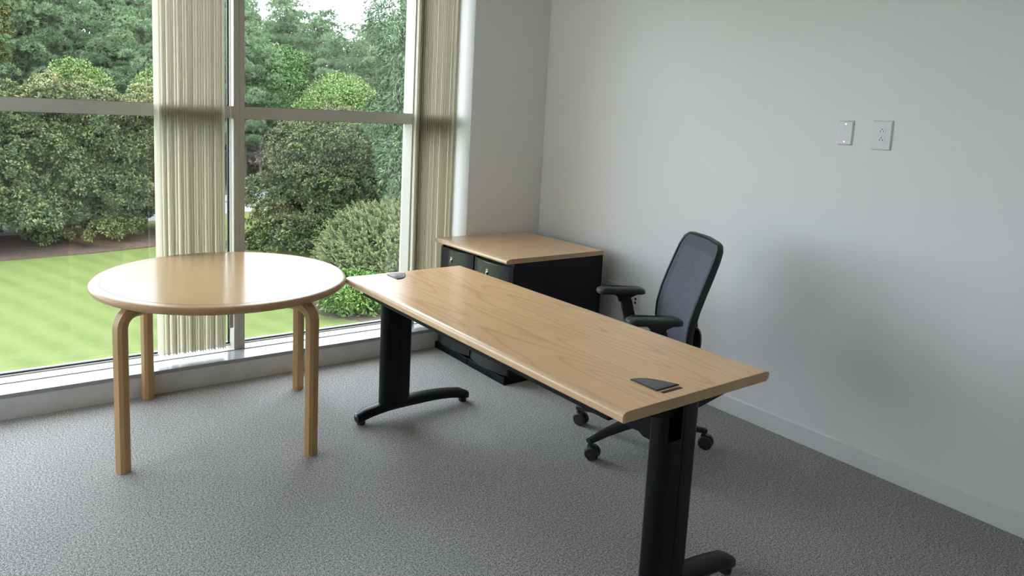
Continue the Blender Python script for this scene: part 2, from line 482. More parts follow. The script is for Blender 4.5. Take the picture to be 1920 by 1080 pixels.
# ------------------------------------------------------------------ filing cabinets and their worktop
CX1, CX0, CY = -.138, -.885, -.8049     # back, front, near side
ZW1, ZW0 = .7744, .7445
def cabinet(y0, y1, label):
    r = empty('filing_cabinet', ((CX0 + CX1) / 2, (y0 + y1) / 2, 0), 0, label, 'filing cabinet', 'black filing cabinets under the oak worktop')
    hx = (CX1 - CX0) / 2; hy = (y1 - y0) / 2
    xf = -hx                                   # front plane, local
    m = MB()
    t = .016
    m.box(xf + .02, hx, -hy, -hy + t, 0, ZW0); m.box(xf + .02, hx, hy - t, hy, 0, ZW0); m.box(hx - t, hx, -hy + t, hy - t, 0, ZW0)
    m.box(xf + .02, hx - t, -hy + t, hy - t, 0, .05); m.box(xf + .02, hx - t, -hy + t, hy - t, ZW0 - .012, ZW0)
    m.box(xf + .03, xf + .045, -hy + t, hy - t, .05, ZW0 - .012)
    m.build('carcass', M['navy'], r, smooth=0)
    Box('plinth', M['navy'], xf - .016, xf + .02, -hy + .001, hy - .001, 0, .044, r, bevel=.003)
    for z0, z1, top in ((.056, .375, False), (.383, ZW0 - .024, True)):
        n = 14; out = []; bow = .030; e = .010
        for k in range(n + 1):
            q = k / n * 2 - 1
            x = xf - .004 - bow * (1 - q * q)
            if abs(q) > .93: x += (abs(q) - .93) / .07 * .010
            out.append((x, q * (hy - .004)))
        out += [(xf + .03, hy - .004), (xf + .03, -hy + .004)]
        d = MB().prism(out, 'Z', z0, z1 - .004)
        ins = [(x + .004, y) if i <= n else (x, y) for i, (x, y) in enumerate(out)]
        d.rings([[(x, y, z1 - .004) for x, y in out], [(x, y, z1) for x, y in ins]])
        dr = d.build('drawer', M['drawer'], r, smooth=30)
        # pull lip: pale lit upper lip of the front
        lip = MB().sweep([(x + .002, y, z1 - .001) for x, y in out[:n + 1]], [(.0, .0), (.004, .0), (.004, .003), (0, .003)], (0, 0, 1))
        lip.build('drawer_lip', M['drawer'], dr, smooth=30)
        if top:
            lx = xf - .004 - bow
            k = MB(); k.disc((lx + .001, 0, z1 - .052), (-1, 0, 0), .0115, .004, 20, .0105)
            lk = k.build('lock', M['chrome'], dr)
            k = MB().box(lx - .010, lx - .0025, -.004, .004, z1 - .078, z1 - .060).build('lock_tag', M['chrome'], dr, bevel=.001)
            MB().box(lx - .0042, lx - .0028, -.0012, .0012, z1 - .057, z1 - .047).build('keyhole', M['hole'], dr)
    return r
cabinet(-.408, -.016, 'left black filing cabinet with bowed drawers, next to the window sill')
cabinet(CY + .002, -.412, 'right black filing cabinet with bowed drawers and exposed dark side panel')
def worktop():
    r = empty('cabinet_worktop', ((CX0 + CX1) / 2, CY / 2, ZW0), 0, 'oak veneer worktop with a sloped nosing lying over both filing cabinets', 'worktop')
    ox = (CX0 + CX1) / 2; oy = CY / 2
    h = ZW1 - ZW0
    x1 = CX1 - ox; x0 = CX0 - ox
    MB().box(x0 + .001, x1, CY - oy + .001, -.012 - oy, .0002, h).build('veneer_top', M['cabtop'], r, bevel=.0012)
    prof = [(x0 + .001, .0002), (x0 + .001, h)]
    for k in range(9):
        a = PI / 2 * k / 8
        prof.append((x0 - .044 * math.sin(a) ** 1.0, h - .017 * (1 - math.cos(a))))
    prof += [(x0 - .042, .006), (x0 - .036, .0002)]
    for y0, y1 in ((CY, -.4105), (-.4095, -.010)):
        MB().prism(prof, 'Y', y0 - oy, y1 - oy).build('nosing', M['nose'], r, smooth=25)
    MB().box(x0 + .001, x1 + .001, CY - oy - .001, CY - oy + .001, .0004, h - .0008).build('end_band', M['edge'], r, smooth=0)
worktop()

# ------------------------------------------------------------------ rectangular desk
DL, DW, DZ, DT = 1.838, .7213, .7656, .034
def desk():
    r = empty('desk', (-1.959, -.805, 0), .0117, 'oak veneer rectangular desk on black metal legs, in the middle of the room', 'desk')
    z1, z0 = DZ, DZ - DT
    # top board
    MB().box(.022, DW - .022, -DL + .0012, -.0012, z0, z1).build('desktop', M['desk'], r, smooth=0)
    n = 8
    pl = [(.022, z0), (.022, z1)]
    for k in range(n + 1):
        a = PI / 2 * k / n
        pl.append((.022 - .022 * math.sin(a), z1 - .014 * (1 - math.cos(a))))
    pl += [(.001, z0 + .004), (.005, z0)]
    MB().prism(pl, 'Y', -DL, 0).build('nosing', M['nose'], r, smooth=25)
    pr = [(DW - x, z) for x, z in pl]
    pr = [(DW - .022, z0), (DW - .022, z1)]
    for k in range(n + 1):
        a = PI * k / n
        pr.append((DW - .022 + .022 * math.sin(a) * .98, (z1 - .011) + .011 * math.cos(a) if a <= PI / 2 else (z1 - .011) + (DT - .011) * math.cos(a)))
    MB().prism(pr, 'Y', -DL, 0).build('nosing', M['nose'], r, smooth=25)
    for y0, y1 in ((-DL - .0006, -DL + .0012), (-.0012, .0006)):
        o = MB().box(.012, DW - .012, y0, y1, z0 + .0005, z1 - .001).build('end_band', M['edge'], r, smooth=0)
    # corner cable covers: quarter leaf shapes, with a slot towards the end
    def cover(yc, s):
        pts = [(.0, .0), (.0, .105)]
        for k in range(1, 9):
            t = k / 9
            pts.append((.105 * t, .105 * (1 - t ** 2.5)))
        pts += [(.106, .0)]
        pts = [(.217 + x, yc + s * y) for x, y in pts]
        c = (.25, yc + s * .035)
        ins = [(c[0] + (x - c[0]) * .94, c[1] + (y - c[1]) * .94) for x, y in pts]
        m = MB().rings([[(x, y, z1 - .004) for x, y in pts], [(x, y, z1 + .0032) for x, y in pts], [(x, y, z1 + .0048) for x, y in ins]])
        cv = m.build('cable_cover', M['grommet'], r, smooth=25)
        if s < 0: MB().tube([(.265, yc + s * .004, z1 + .0052), (.262, yc + s * .03, z1 + .0052), (.250, yc + s * .05, z1 + .0050)], .0006, 5).build('lid_seam', M['hole'], cv)
        MB().prism(rrect(.094, .013, .004, 3, .217 + .052, yc - s * .016), 'Z', z1 - .003, z1 + .0004).build('cable_slot', M['slot'], r, smooth=25)
    cover(-DL + .062, 1)
    cover(-.046, -1)
    # T legs
    def leg(yc, xc, fx0, fx1, yo):
        """yo = +1: outer face looks to +Y"""
        W, D = .172, .078
        half = []
        def sec(x0, x1, z):
            o = []
            for a in (x0, x1): pass
            return o
        zf = .085
        ztop = z0 - .0005
        # left shell with flat faces, right shell rounded, a fine groove between them
        arc = [(-W / 2 + .034 - .034 * math.sin(PI / 2 * k / 6), -D / 2 + .034 - .034 * math.cos(PI / 2 * k / 6)) for k in range(7)]
        L = [(-.0012, D / 2), (-.0012, -D / 2)] + arc + [(x, -y) for x, y in reversed(arc)]
        R_ = [(.0012, -D / 2), (W / 2 - .03, -D / 2)]
        for k in range(1, 8):
            a = -PI / 2 + PI * k / 8
            R_.append((W / 2 - .03 + .03 * math.cos(a), D / 2 * math.sin(a)))
        R_ += [(W / 2 - .03, D / 2), (.0012, D / 2)]
        col = MB()
        cut0, cut1 = z0 - .125, z0 - .030
        oy = -D / 2 if yo < 0 else D / 2
        # left shell in three storeys, the middle one hollowed by the cable opening on the outer face
        col.prism([(xc + x, yc + y) for x, y in L], 'Z', zf, cut0)
        hole = [(-.0012, D / 2), (-.0012, -D / 2), (-.012, -D / 2), (-.012, .012), (-.060, .012), (-.060, -D / 2 + .012)] + [q for q in arc if q[0] < -.064] + [(x, -y) for x, y in reversed(arc)]
        hole = [(x, y * (1 if yo < 0 else -1)) for x, y in hole]
        col.prism([(xc + x, yc + y) for x, y in hole], 'Z', cut0, ztop)
        lg = col.build('leg_column', M['blackmetal'], r, smooth=30, bevel=0)
        MB().prism([(xc + x, yc + y) for x, y in R_], 'Z', zf, ztop).build('leg_shell', M['blackmetal'], lg, smooth=40)
        MB().box(xc - .0025, xc + .0025, yc - D / 2 + .003, yc + D / 2 - .003, zf, ztop).build('leg_groove', M['blackmetal'], lg, smooth=0)
        # cantilever bracket under the top, tapering both ways
        br = [(xc - .22, ztop), (xc - .22, ztop - .008), (xc - W / 2, ztop - .05), (xc + W / 2 - .01, ztop - .055), (fx1 - .03, ztop - .008), (fx1 - .03, ztop)]
        br = [(max(.04, x), z) for x, z in br]
        MB().prism(br, 'Y', yc - .02, yc + .02).build('top_bracket', M['blackmetal'], r, smooth=0, bevel=.003)
        # arched foot
        path = []; secs = []
        N = 16
        for k in range(N + 1):
            t = k / N; x = fx0 + (fx1 - fx0) * t
            u = abs(t * 2 - 1)
            top = .104 - .034 * u ** 2.2
            bot = .052 - .040 * u ** 3
            hw = .042 - .008 * u
            if k in (0, N): top -= .012; bot += .004; hw *= .72
            cz = (top + bot) / 2; hh = (top - bot) / 2
            ring = []
            for q in range(12):
                a = 2 * PI * q / 12
                ca, sa = math.cos(a), math.sin(a)
                ring.append((x, yc + hw * math.copysign(abs(ca) ** .6, ca), cz + hh * math.copysign(abs(sa) ** .75, sa)))
            path.append(ring)
        ft = MB().rings(path).build('foot', M['blackmetal'], r, smooth=50)
        for gx in (fx0 + .028, fx1 - .028):
            g = MB().lathe([(.016, .0), (.022, .003), (.024, .012), (.022, .03)], 18, (gx, yc, 0))
            g.build('glide', M['plastic'], ft, smooth=40)
        MB().disc((fx0 - .0005, yc, .055), (-1, 0, 0), .010, .003, 14).build('end_cap', M['chrome'] if yo > 0 else M['plastic'], ft)
    leg(-.078, .262, .042, .735, 1)
    leg(-DL + .062, .315, .06, .700, -1)
    # rails and the centre panel
    Box('front_rail', M['blackmetal'], .052, .080, -DL + .10, -.10, z0 - .042, z0 - .0005, r, bevel=.002)
    Box('rear_rail', M['blackmetal'], DW - .080, DW - .052, -DL + .10, -.10, z0 - .035, z0 - .0005, r, bevel=.002)
    m = MB().prism([(-DL + .10, z0 - .001), (-DL + .10, z0 - .215), (-DL + .22, z0 - .215), (-DL + .24, z0 - .205), (-DL + .30, z0 - .205), (-.32, z0 - .205), (-.30, z0 - .205), (-.11, z0 - .20), (-.11, z0 - .001)], 'X', .368, .380)
    m.build('modesty_panel', M['blackmetal'], r, smooth=0)
desk()

# ------------------------------------------------------------------ round table
TX, TY, TR, TZ = -2.4963, -.545, .6030, .7713
def table():
    r = empty('round_table', (TX, TY, 0), -.2916, 'round maple table with bentwood legs standing by the window', 'table')
    T = .036; z0 = TZ - T
    n = 96
    prof = [(.001, TZ), (TR - .052, TZ)]
    MB().lathe([(.0005, z0), (TR - .054, z0), (TR - .054, TZ), (.0005, TZ)], n).build('tabletop', M['maple'], r, smooth=30)
    MB().lathe([(TR - .0535, z0 + .001), (TR - .0535, TZ + .0003), (TR - .0505, TZ + .0003), (TR - .0505, z0 + .001), (TR - .0535, z0 + .001)], n, cap=False).build('inlay_ring', M['inlay'], r, smooth=30)
    pr = [(TR - .050, z0), (TR - .050, TZ)]
    for k in range(13):
        a = PI / 2 - PI * k / 12
        pr.append((TR - .020 + .020 * math.cos(a) ** .8 if abs(math.cos(a)) > 1e-6 else TR - .020, TZ - T / 2 + T / 2 * math.sin(a)))
    pr.append(pr[0])
    MB().lathe(pr, n, cap=False).build('edge_ring', M['rim'], r, smooth=40)
    # bent leg: upright, bending inwards under the top; built once, shared by the four
    w, d, c = .060, .052, .013
    sec = [(-w / 2 + c, -d / 2), (w / 2 - c, -d / 2), (w / 2, -d / 2 + c), (w / 2, d / 2 - c), (w / 2 - c, d / 2), (-w / 2 + c, d / 2), (-w / 2, d / 2 - c), (-w / 2, -d / 2 + c)]
    td = .570; R = .072
    path = [(td, 0, 0), (td, 0, .25), (td, 0, .5), (td, 0, z0 - d / 2 - R)]
    for k in range(1, 9):
        a = PI / 2 * k / 8
        path.append((td - R + R * math.cos(a), 0, z0 - d / 2 - R + R * math.sin(a)))
    path += [(td - R - .06, 0, z0 - d / 2), (td - R - .14, 0, z0 - d / 2)]
    me = None
    for k in range(4):
        if me is None:
            o = MB().sweep(path, sec, (0, 1, 0)).build('leg', M['beech'], r, smooth=20); me = o.data
        else:
            o = bpy.data.objects.new('leg', me); COL.objects.link(o); o.parent = r
        o.rotation_euler = (0, 0, PI / 4 + PI / 2 * k); o.location = (-.0042, -.0091, 0)
table()

# ------------------------------------------------------------------ office chair
def chair():
    r = empty('office_chair', (-.765, -1.715, 0), math.radians(147.7), 'black office chair with grey mesh back, pushed up behind the desk', 'chair')
    # five star base, local angles
    a0 = math.radians(36 - 147.7)
    R = .325
    hub = MB().lathe([(.030, .085), (.044, .09), (.046, .135), (.030, .15)], 24).build('base_hub', M['plastic'], r, smooth=40)
    caster = None
    for k in range(5):
        a = a0 + k * 2 * PI / 5
        dx, dy = math.cos(a), math.sin(a)
        path = []; secs = []
        for t, z, hw, hh in ((.03, .122, .024, .022), (.12, .119, .021, .020), (.22, .108, .018, .016), (.30, .094, .015, .012), (.338, .088, .014, .011)):
            path.append((dx * t, dy * t, z)); secs.append([(-hw, -hh), (hw, -hh), (hw, hh * .5), (hw * .6, hh), (-hw * .6, hh), (-hw, hh * .5)])
        MB().sweep(path, [s for s in secs], (-dy, dx, 0)).build('base_leg', M['plastic'], r, smooth=30)
        sw = math.radians(18 + (6, -8, 10, -4, 3)[k] - 147.7)
        if caster is None:
            cm = MB(); cm.disc((0, 0, .060), (0, 0, 1), .010, .030, 12); cm.box(-.0065, .0065, -.030, .012, .040, .068)
            caster = cm.build('caster', M['plastic'], r, smooth=35, bevel=.002)
            for s in (-1, 1):
                w = MB().tube([(s * .007, -.014, .033), (s * .009, -.014, .033), (s * .025, -.014, .033), (s * .029, -.014, .033)], [.029, .033, .033, .027], 28)
                w.build('wheel', M['plastic'], caster, smooth=30)
            cast = caster
        else:
            cast = copy_tree(caster, r)
        cast.location = (dx * R, dy * R, 0); cast.rotation_euler = (0, 0, sw)
    MB().lathe([(.027, .14), (.027, .27), (.018, .272), (.018, .38)], 20).build('gas_column', M['plastic'], r, smooth=30)
    Box('tilt_mechanism', M['plastic'], -.14, .10, -.085, .085, .375, .425, r, bevel=.012)
    # seat: rounded cushion with waterfall front
    rings = []
    for z, s in ((.425, .90), (.432, .97), (.455, 1.0), (.478, .985), (.490, .93), (.495, .80)):
        rings.append([(x, y, z - (.018 * max(0, (x - .14) / .1) ** 2 if z > .45 else 0)) for x, y in rrect(.47 * s, .49 * s, .09 * s, 6, .015, 0)])
    MB().rings(rings).build('seat', M['meshb'], r, smooth=60)
    # backrest: side profile (x, z) and half width
    SH = .028
    prof = [(-.205, .475, .205), (-.190, .54, .218), (-.178, .61, .228), (-.184, .68, .234), (-.202, .76, .236), (-.226, .84, .235), (-.252, .92, .232), (-.274, .99, .226), (-.286, 1.03, .212), (-.291, 1.048, .185)]
    prof = [(x + SH, z, hw) for x, z, hw in prof]
    def bx(y, hw): return .030 * (abs(y) / .235) ** 2
    def grid(shrink, zlo, zhi, dxo, nn=12):
        g = []
        for x, z, hw in prof:
            if z < zlo or z > zhi: continue
            row = []
            for k in range(nn + 1):
                y = (hw - shrink) * (k / nn * 2 - 1)
                row.append((x + bx(y, hw) + dxo, y, z))
            g.append(row)
        return g
    def sheet(g, th):
        m = MB(); n = len(g[0])
        vs = [p for row in g for p in row]; N = len(vs)
        vs2 = [(x - th, y, z) for x, y, z in vs]; fs = []
        for i in range(len(g) - 1):
            for k in range(n - 1):
                q = (i * n + k, i * n + k + 1, (i + 1) * n + k + 1, (i + 1) * n + k)
                fs.append(q); fs.append(tuple(N + t for t in reversed(q)))
        edge = [k for k in range(n)] + [i * n + n - 1 for i in range(1, len(g))] + [(len(g) - 1) * n + k for k in range(n - 2, -1, -1)] + [i * n for i in range(len(g) - 2, 0, -1)]
        for i in range(len(edge)):
            a, b_ = edge[i], edge[(i + 1) % len(edge)]
            fs.append((a, a + N, b_ + N, b_))
        return m.add(vs + vs2, fs)
    bk = sheet(grid(.004, 0, 2, .000), .006).build('mesh_border', M['meshb'], r, smooth=60)
    ins = []
    for (x, z, hw) in prof[1:-2]:
        ins.append([(x + bx(y, hw) + .0012, y, z) for y in [(hw - .046) * (k / 12 * 2 - 1) for k in range(13)]])
    sheet(ins, .002).build('mesh_panel', M['mesh'], r, smooth=60)
    # frame loop round the mesh: deep on the sides
    loop = []
    L = [(x + bx(hw, hw), -hw, z) for x, z, hw in prof]; Rr = [(x + bx(hw, hw), hw, z) for x, z, hw in reversed(prof)]
    top = []
    for y in (-.16, -.12, -.06, 0, .06, .12, .16):
        top.append((-.2925 + SH + bx(y, .2), y, 1.0545 - .004 * abs(y) / .16))
    bot = [(-.207 + SH + bx(y, .2), y, .468) for y in (.17, .09, 0, -.09, -.17)]
    path = [Vector(p) for p in L + top + Rr + bot]
    rings = []
    cen = Vector((-.22 + SH, 0, .77))
    n = len(path)
    for i, p in enumerate(path):
        t = (path[(i + 1) % n] - path[i - 1]).normalized()
        back = Vector((-1, 0, 0)); back = (back - t * back.dot(t)).normalized()
        outw = t.cross(back).normalized()
        if outw.dot(p - cen) < 0: outw = -outw
        side = abs(p.y) / .235
        dep = .015 + .011 * min(1, max(0, side)) ** 3
        rings.append([p + outw * a + back * b_ for a, b_ in ((-.006, -.004), (.004, -.005), (.009, .004), (.009, dep * .7), (.003, dep), (-.006, dep))])
    MB().rings(rings, cap=False, loop=True).build('back_frame', M['plastic'], r, smooth=50)
    # spine behind the back, down to the mechanism
    sp = [(-.10, 0, .40), (-.20, 0, .405), (-.240, 0, .45), (-.240, 0, .55), (-.224, 0, .66), (-.236, 0, .74)]
    MB().sweep(sp, [(-.05, -.013), (.05, -.013), (.05, .008), (.03, .014), (-.03, .014), (-.05, .008)], (0, 1, 0)).build('back_spine', M['plastic'], r, smooth=40)
    MB().rings([[(-.222 + SH - d_, y, z) for y, z in rrect(.36 * s, .12 * s, .05 * s, 5, 0, .585)] for d_, s in ((0, .96), (.008, 1.), (.018, .95), (.024, .7))]).build('lumbar_support', M['plastic'], r, smooth=50)
    # armrests
    for s in (-1, 1):
        y = s * .285
        a = MB()
        path = [(-.055, y * .84, .395), (-.045, y * .98, .42), (-.022, y * 1.0, .50), (.008, y, .60), (.026, y, .672)]
        secs = [[(-.020, -.012), (.020, -.012), (.020, .012), (-.020, .012)], [(-.026, -.015), (.026, -.015), (.026, .015), (-.026, .015)], [(-.030, -.016), (.030, -.016), (.030, .016), (-.030, .016)], [(-.030, -.016), (.030, -.016), (.030, .016), (-.030, .016)], [(-.028, -.015), (.028, -.015), (.028, .015), (-.028, .015)]]
        post = a.sweep(path, secs, (1, 0, 0)).build('arm_post', M['plastic'], r, smooth=30, bevel=.003)
        # flared cap
        m = MB().rings([[(x, yy, z) for x, yy in rrect(w, d, .012, 3, .035, y)] for z, w, d in ((.655, .056, .034), (.680, .075, .040), (.703, .150, .060), (.710, .160, .064))])
        m.build('arm_bracket', M['plastic'], r, smooth=40)
        rr = []
        for z, w, d, q in ((.707, .225, .070, .020), (.714, .248, .084, .026), (.724, .252, .088, .030), (.733, .246, .082, .028), (.737, .225, .062, .022)):
            rr.append([(x, yy, z - .010 * ((x - .055) / .125) ** 2 - (.006 if x > .15 else 0)) for x, yy in rrect(w, d, q, 6, .055, y)])
        MB().rings(rr).build('arm_pad', M['arm'], r, smooth=50)
chair()

# ------------------------------------------------------------------ outdoors: ground
G = -4.2
Box('lawn', M['lawn'], -70, 110, .36 + 1.5, 160, G - .3, G, kind='structure')
def blob_slab(name, mat, pts, z0, z1):
    return tag(MB().prism(pts, 'Z', z0, z1).build(name, mat, smooth=20), kind='structure')
def ell(cx, cy, rx, ry, n=40, wob=.06, rot=0, seed=1):
    rnd = random.Random(seed); ph = [rnd.uniform(0, 6.3) for _ in range(3)]; out = []
    for k in range(n):
        a = 2 * PI * k / n; s = 1 + wob * (math.sin(2 * a + ph[0]) + .6 * math.sin(3 * a + ph[1]))
        x, y = rx * s * math.cos(a), ry * s * math.sin(a)
        out.append((cx + x * math.cos(rot) - y * math.sin(rot), cy + x * math.sin(rot) + y * math.cos(rot)))
    return out
RD = Vector((.94, .34, 0)).normalized(); RN = Vector((-RD.y, RD.x, 0)); RO = Vector((10.2, 39.6, 0))
def strip(name, mat, o0, o1, z1, label=None):
    a, b_ = RO - RD * 60 + RN * o0, RO + RD * 80 + RN * o0
    c, d = RO + RD * 80 + RN * o1, RO - RD * 60 + RN * o1
    return tag(MB().prism([(q.x, q.y) for q in (a, b_, c, d)], 'Z', G - .05, z1).build(name, mat, smooth=0), kind='structure')
strip('curb', M['curb'], -3.15, -2.9, G + .05)
strip('road', M['road'], -2.9, .5, G + .012)
strip('curb', M['curb'], .5, .7, G + .05)
strip('road', M['road'], 1.75, 4.6, G + .012)
strip('mulch_bed', M['mulch'], 4.6, 90, G + .05)
blob_slab('mulch_bed', M['mulch'], [(-40, 22.5), (-14, 24.2), (-8, 25.0), (-3.6, 25.66), (-.5, 26.0), (1.94, 26.6), (4.2, 27.4), (4.9, 28.8), (4.3, 30.2), (1.5, 31.2), (-4, 31.3), (-20, 29), (-40, 25.5)], G - .05, G + .03)
blob_slab('mulch_bed', M['mulch'], ell(7.6, 17.0, 3.55, 5.2, seed=3), G - .05, G + .03)
blob_slab('mulch_bed', M['mulch'], ell(9.2, 25.4, 2.6, 2.2, seed=4), G - .05, G + .032)

def hillside():
    m = MB(); rows = []
    for q, (D, f) in enumerate(((104, 0.), (110, .55), (118, .9), (130, 1.))):
        row = []
        for k in range(25):
            a = -.30 + 1.1 * k / 24
            top = 12.5 - 8.0 * min(1, max(0, (a - .1) / .4)) + .6 * math.sin(k * 2.1) + .5 * math.sin(k * 5.3)
            row.append((CAM.x + math.sin(a) * D, CAM.y + math.cos(a) * D, G - .2 + (top - G) * f))
        rows.append(row)
    n = 25; vs = [p for r_ in rows for p in r_]
    fs = [(i * n + k, i * n + k + 1, (i + 1) * n + k + 1, (i + 1) * n + k) for i in range(3) for k in range(n - 1)]
    tag(m.add(vs, fs).build('hillside', M['hill'], smooth=60), kind='structure')
hillside()

# ------------------------------------------------------------------ outdoors: foliage
def fast_mesh(name, V, F, mat, tint=None, smooth=False):
    me = bpy.data.meshes.new(name); V = np.asarray(V, np.float32); F = np.asarray(F, np.int32); n, k = F.shape
    me.vertices.add(len(V)); me.vertices.foreach_set('co', V.ravel())
    me.loops.add(n * k); me.loops.foreach_set('vertex_index', F.ravel())
    me.polygons.add(n); me.polygons.foreach_set('loop_start', np.arange(0, n * k, k, dtype=np.int32))
    me.update(calc_edges=True)
    if tint is not None:
        a = me.attributes.new('tint', 'FLOAT', 'POINT'); a.data.foreach_set('value', np.asarray(tint, np.float32))
    me.materials.append(mat)
    return me
def unit(a): return a / np.maximum(np.linalg.norm(a, axis=-1, keepdims=True), 1e-9)
def leaves(pos, axis, nrm, length, width, tint, fold=.25):
    """folded diamond leaves: 4 points, 2 triangles each"""
    n = len(pos); axis = unit(axis); side = unit(np.cross(axis, nrm)); up = np.cross(side, axis)
    L = length[:, None]; W = width[:, None]
    b = pos; t = pos + axis * L - up * L * .12
    l = pos + axis * L * .5 + side * W * .5 + up * W * fold; r = pos + axis * L * .5 - side * W * .5 + up * W * fold
    V = np.stack([b, l, t, r], 1).reshape(-1, 3)
    i = np.arange(n)[:, None] * 4
    F = np.concatenate([i + np.array([[0, 1, 2]]), i + np.array([[0, 2, 3]])], 1).reshape(-1, 3)
    return V, F, np.repeat(tint, 4)
def sphere_dirs(n, rng): return unit(rng.normal(size=(n, 3)))
def crown_points(blobs, n, rng, lo=.86, hi=1.06, bottom=-.75):
    """points on the outer skin of a union of ellipsoids (centre, radii)"""
    vol = np.array([r[0] * r[1] + r[1] * r[2] + r[0] * r[2] for c, r in blobs]); pr = vol / vol.sum()
    out = []; nr = []
    C = np.array([c for c, r in blobs], float); R = np.array([r for c, r in blobs], float)
    while len(out) < n:
        k = rng.choice(len(blobs), size=n * 2, p=pr); d = sphere_dirs(n * 2, rng)
        p = C[k] + d * R[k] * rng.uniform(lo, hi, size=(n * 2, 1))
        q = ((p[:, None, :] - C[None]) / R[None]); ins = (np.linalg.norm(q, axis=2) < .84).any(1)
        ok = (~ins) & (d[:, 2] > bottom)
        out += list(p[ok]); nr += list(unit(d[ok] / R[k][ok]))
    return np.array(out[:n]), np.array(nr[:n])
def clump_foliage(blobs, nclump, per, rad, ll, lw, rng, updir=.45, droop=0., flat=.7, bottom=-.75, top_tint=0., lo=.84, hi=1.06):
    P_, N_ = crown_points(blobs, nclump, rng, lo, hi, bottom)
    cr = rng.uniform(.65, 1.25, size=nclump) * rad
    k = np.repeat(np.arange(nclump), per); n = len(k)
    d = sphere_dirs(n, rng); out = unit(N_[k] + np.array([0, 0, updir]))
    d = unit(d + out * .75)
    pos = P_[k] + d * (cr[k] * rng.uniform(.45, 1., n) ** .6)[:, None] * np.array([1, 1, flat])
    axis = unit(d + .5 * rng.normal(size=(n, 3)) - np.array([0, 0, droop]))
    nrm = unit(out + .55 * rng.normal(size=(n, 3)))
    ct = rng.normal(.42, .20, nclump)
    zmin, zmax = P_[:, 2].min(), P_[:, 2].max()
    hgt = (pos[:, 2] - zmin) / max(zmax - zmin, .1)
    tint = np.clip(ct[k] + rng.normal(0, .2, n) + top_tint * np.clip(hgt - .55, 0, 1) * 2, 0, 1)
    return leaves(pos, axis, nrm, rng.uniform(.75, 1.25, n) * ll, rng.uniform(.8, 1.2, n) * lw, tint)
def merge(parts):
    V = []; F = []; T = []; o = 0
    for v, f, t in parts: V.append(v); F.append(f + o); T.append(t); o += len(v)
    return np.concatenate(V), np.concatenate(F), np.concatenate(T)
def part_mesh(name, me, parent, kind='stuff'):
    o = bpy.data.objects.new(name, me); COL.objects.link(o); o.parent = parent
    if kind: o['kind'] = kind
    return o
def trunk(parent, h, r0, r1, mat, lean=(0, 0), limbs=(), name='trunk'):
    m = MB()
    m.tube([(lean[0] * t, lean[1] * t, h * t) for t in (0, .25, .5, .75, 1)], [r0 + (r1 - r0) * t for t in (0, .25, .5, .75, 1)], 9)
    for z, a, L, rr, up in limbs:
        m.tube([(lean[0] * z / h, lean[1] * z / h, z), (math.cos(a) * L * .5, math.sin(a) * L * .5, z + up * .35), (math.cos(a) * L, math.sin(a) * L, z + up)], [rr, rr * .7, rr * .3], 6)
    return m.build(name, mat, parent, smooth=60)

def blob_tree(name, x, y, blobs, leafmat, label, cat, nclump, per, rad, ll, lw, seed, trunk_h=2., tr=.14, group=None, **kw):
    rng = np.random.default_rng(seed)
    r = empty(name, (x, y, G), 0, label, cat, group)
    c, q = blobs[0]
    core = [(c, tuple(x * .84 for x in q))]
    V, F, T = merge([clump_foliage(blobs, nclump, per, rad, ll, lw, rng, **kw),
                     clump_foliage(core, max(60, nclump // 6), 24, rad * 1.7, ll * 1.6, lw * 1.9, rng, bottom=-.9)])
    part_mesh('foliage', fast_mesh('foliage', V, F, leafmat, T), r)
    lim = [(trunk_h * .6, a, rad * 2.2, tr * .5, trunk_h * .4) for a in (0.4, 2.3, 4.2)]
    trunk(r, trunk_h, tr, tr * .6, M['bark'], limbs=lim)
    return r

def magnolia_blobs(w, h, seed, base=.35):
    """a core and many flattened leafy pads standing out from it"""
    rnd = random.Random(seed); B = [((0, 0, h * .46), (w * .66, w * .66, h * .43))]
    for k in range(64):
        a = k * 2.4 + rnd.uniform(-.5, .5); z = (k + rnd.random()) / 64 * .93
        rr = w * (1.0 - .62 * max(0, z - .35)) * rnd.uniform(.66, .98)
        s = w * rnd.uniform(.17, .29) * (1 - .25 * z)
        B.append(((math.cos(a) * rr, math.sin(a) * rr, base + z * h * .95), (s, s, s * .58)))
    return B
def tip_blobs(w, h, seed, n=13):
    rnd = random.Random(seed); T = []
    for k in range(n):
        a = rnd.uniform(0, 6.28); q = math.sqrt(rnd.random())
        s = rnd.uniform(.34, .62)
        T.append(((math.cos(a) * q * w * .85, math.sin(a) * q * w * .6, h * (.99 - .17 * q * q) + rnd.uniform(-.45, .30)), (s, s, s * 1.05)))
    return T
MAGS = [(-4.9, 29.8, 3.9, 6.7, 21, 'large glossy magnolia at the left edge of the hedge row beyond the lawn'),
        (-1.35, 30.6, 3.5, 6.6, 22, 'middle magnolia of the hedge row, seen left of the stacked blind'),
        (1.45, 30.6, 2.9, 6.5, 23, 'right magnolia of the hedge row, its edge passing behind the stacked blind')]
for x, y, w, h, sd, lb in MAGS:
    rng = np.random.default_rng(sd); B = magnolia_blobs(w, h, sd)
    r = blob_tree('magnolia_tree', x, y, B, M['magnolia'], lb, 'tree', 3600, 26, .17, .125, .072, sd, 2.4, .20, 'magnolias along the lawn', bottom=-.35)
    # pale new growth on the crown's tip
    tips = tip_blobs(w, h, sd)
    V, F, T = clump_foliage(tips, 700, 26, .15, .12, .055, rng, updir=.7, bottom=-.5)
    part_mesh('new_growth', fast_mesh('new_growth', V, F, M['magtop'], T), r)
B = magnolia_blobs(3.95, 5.9, 31, -.45)
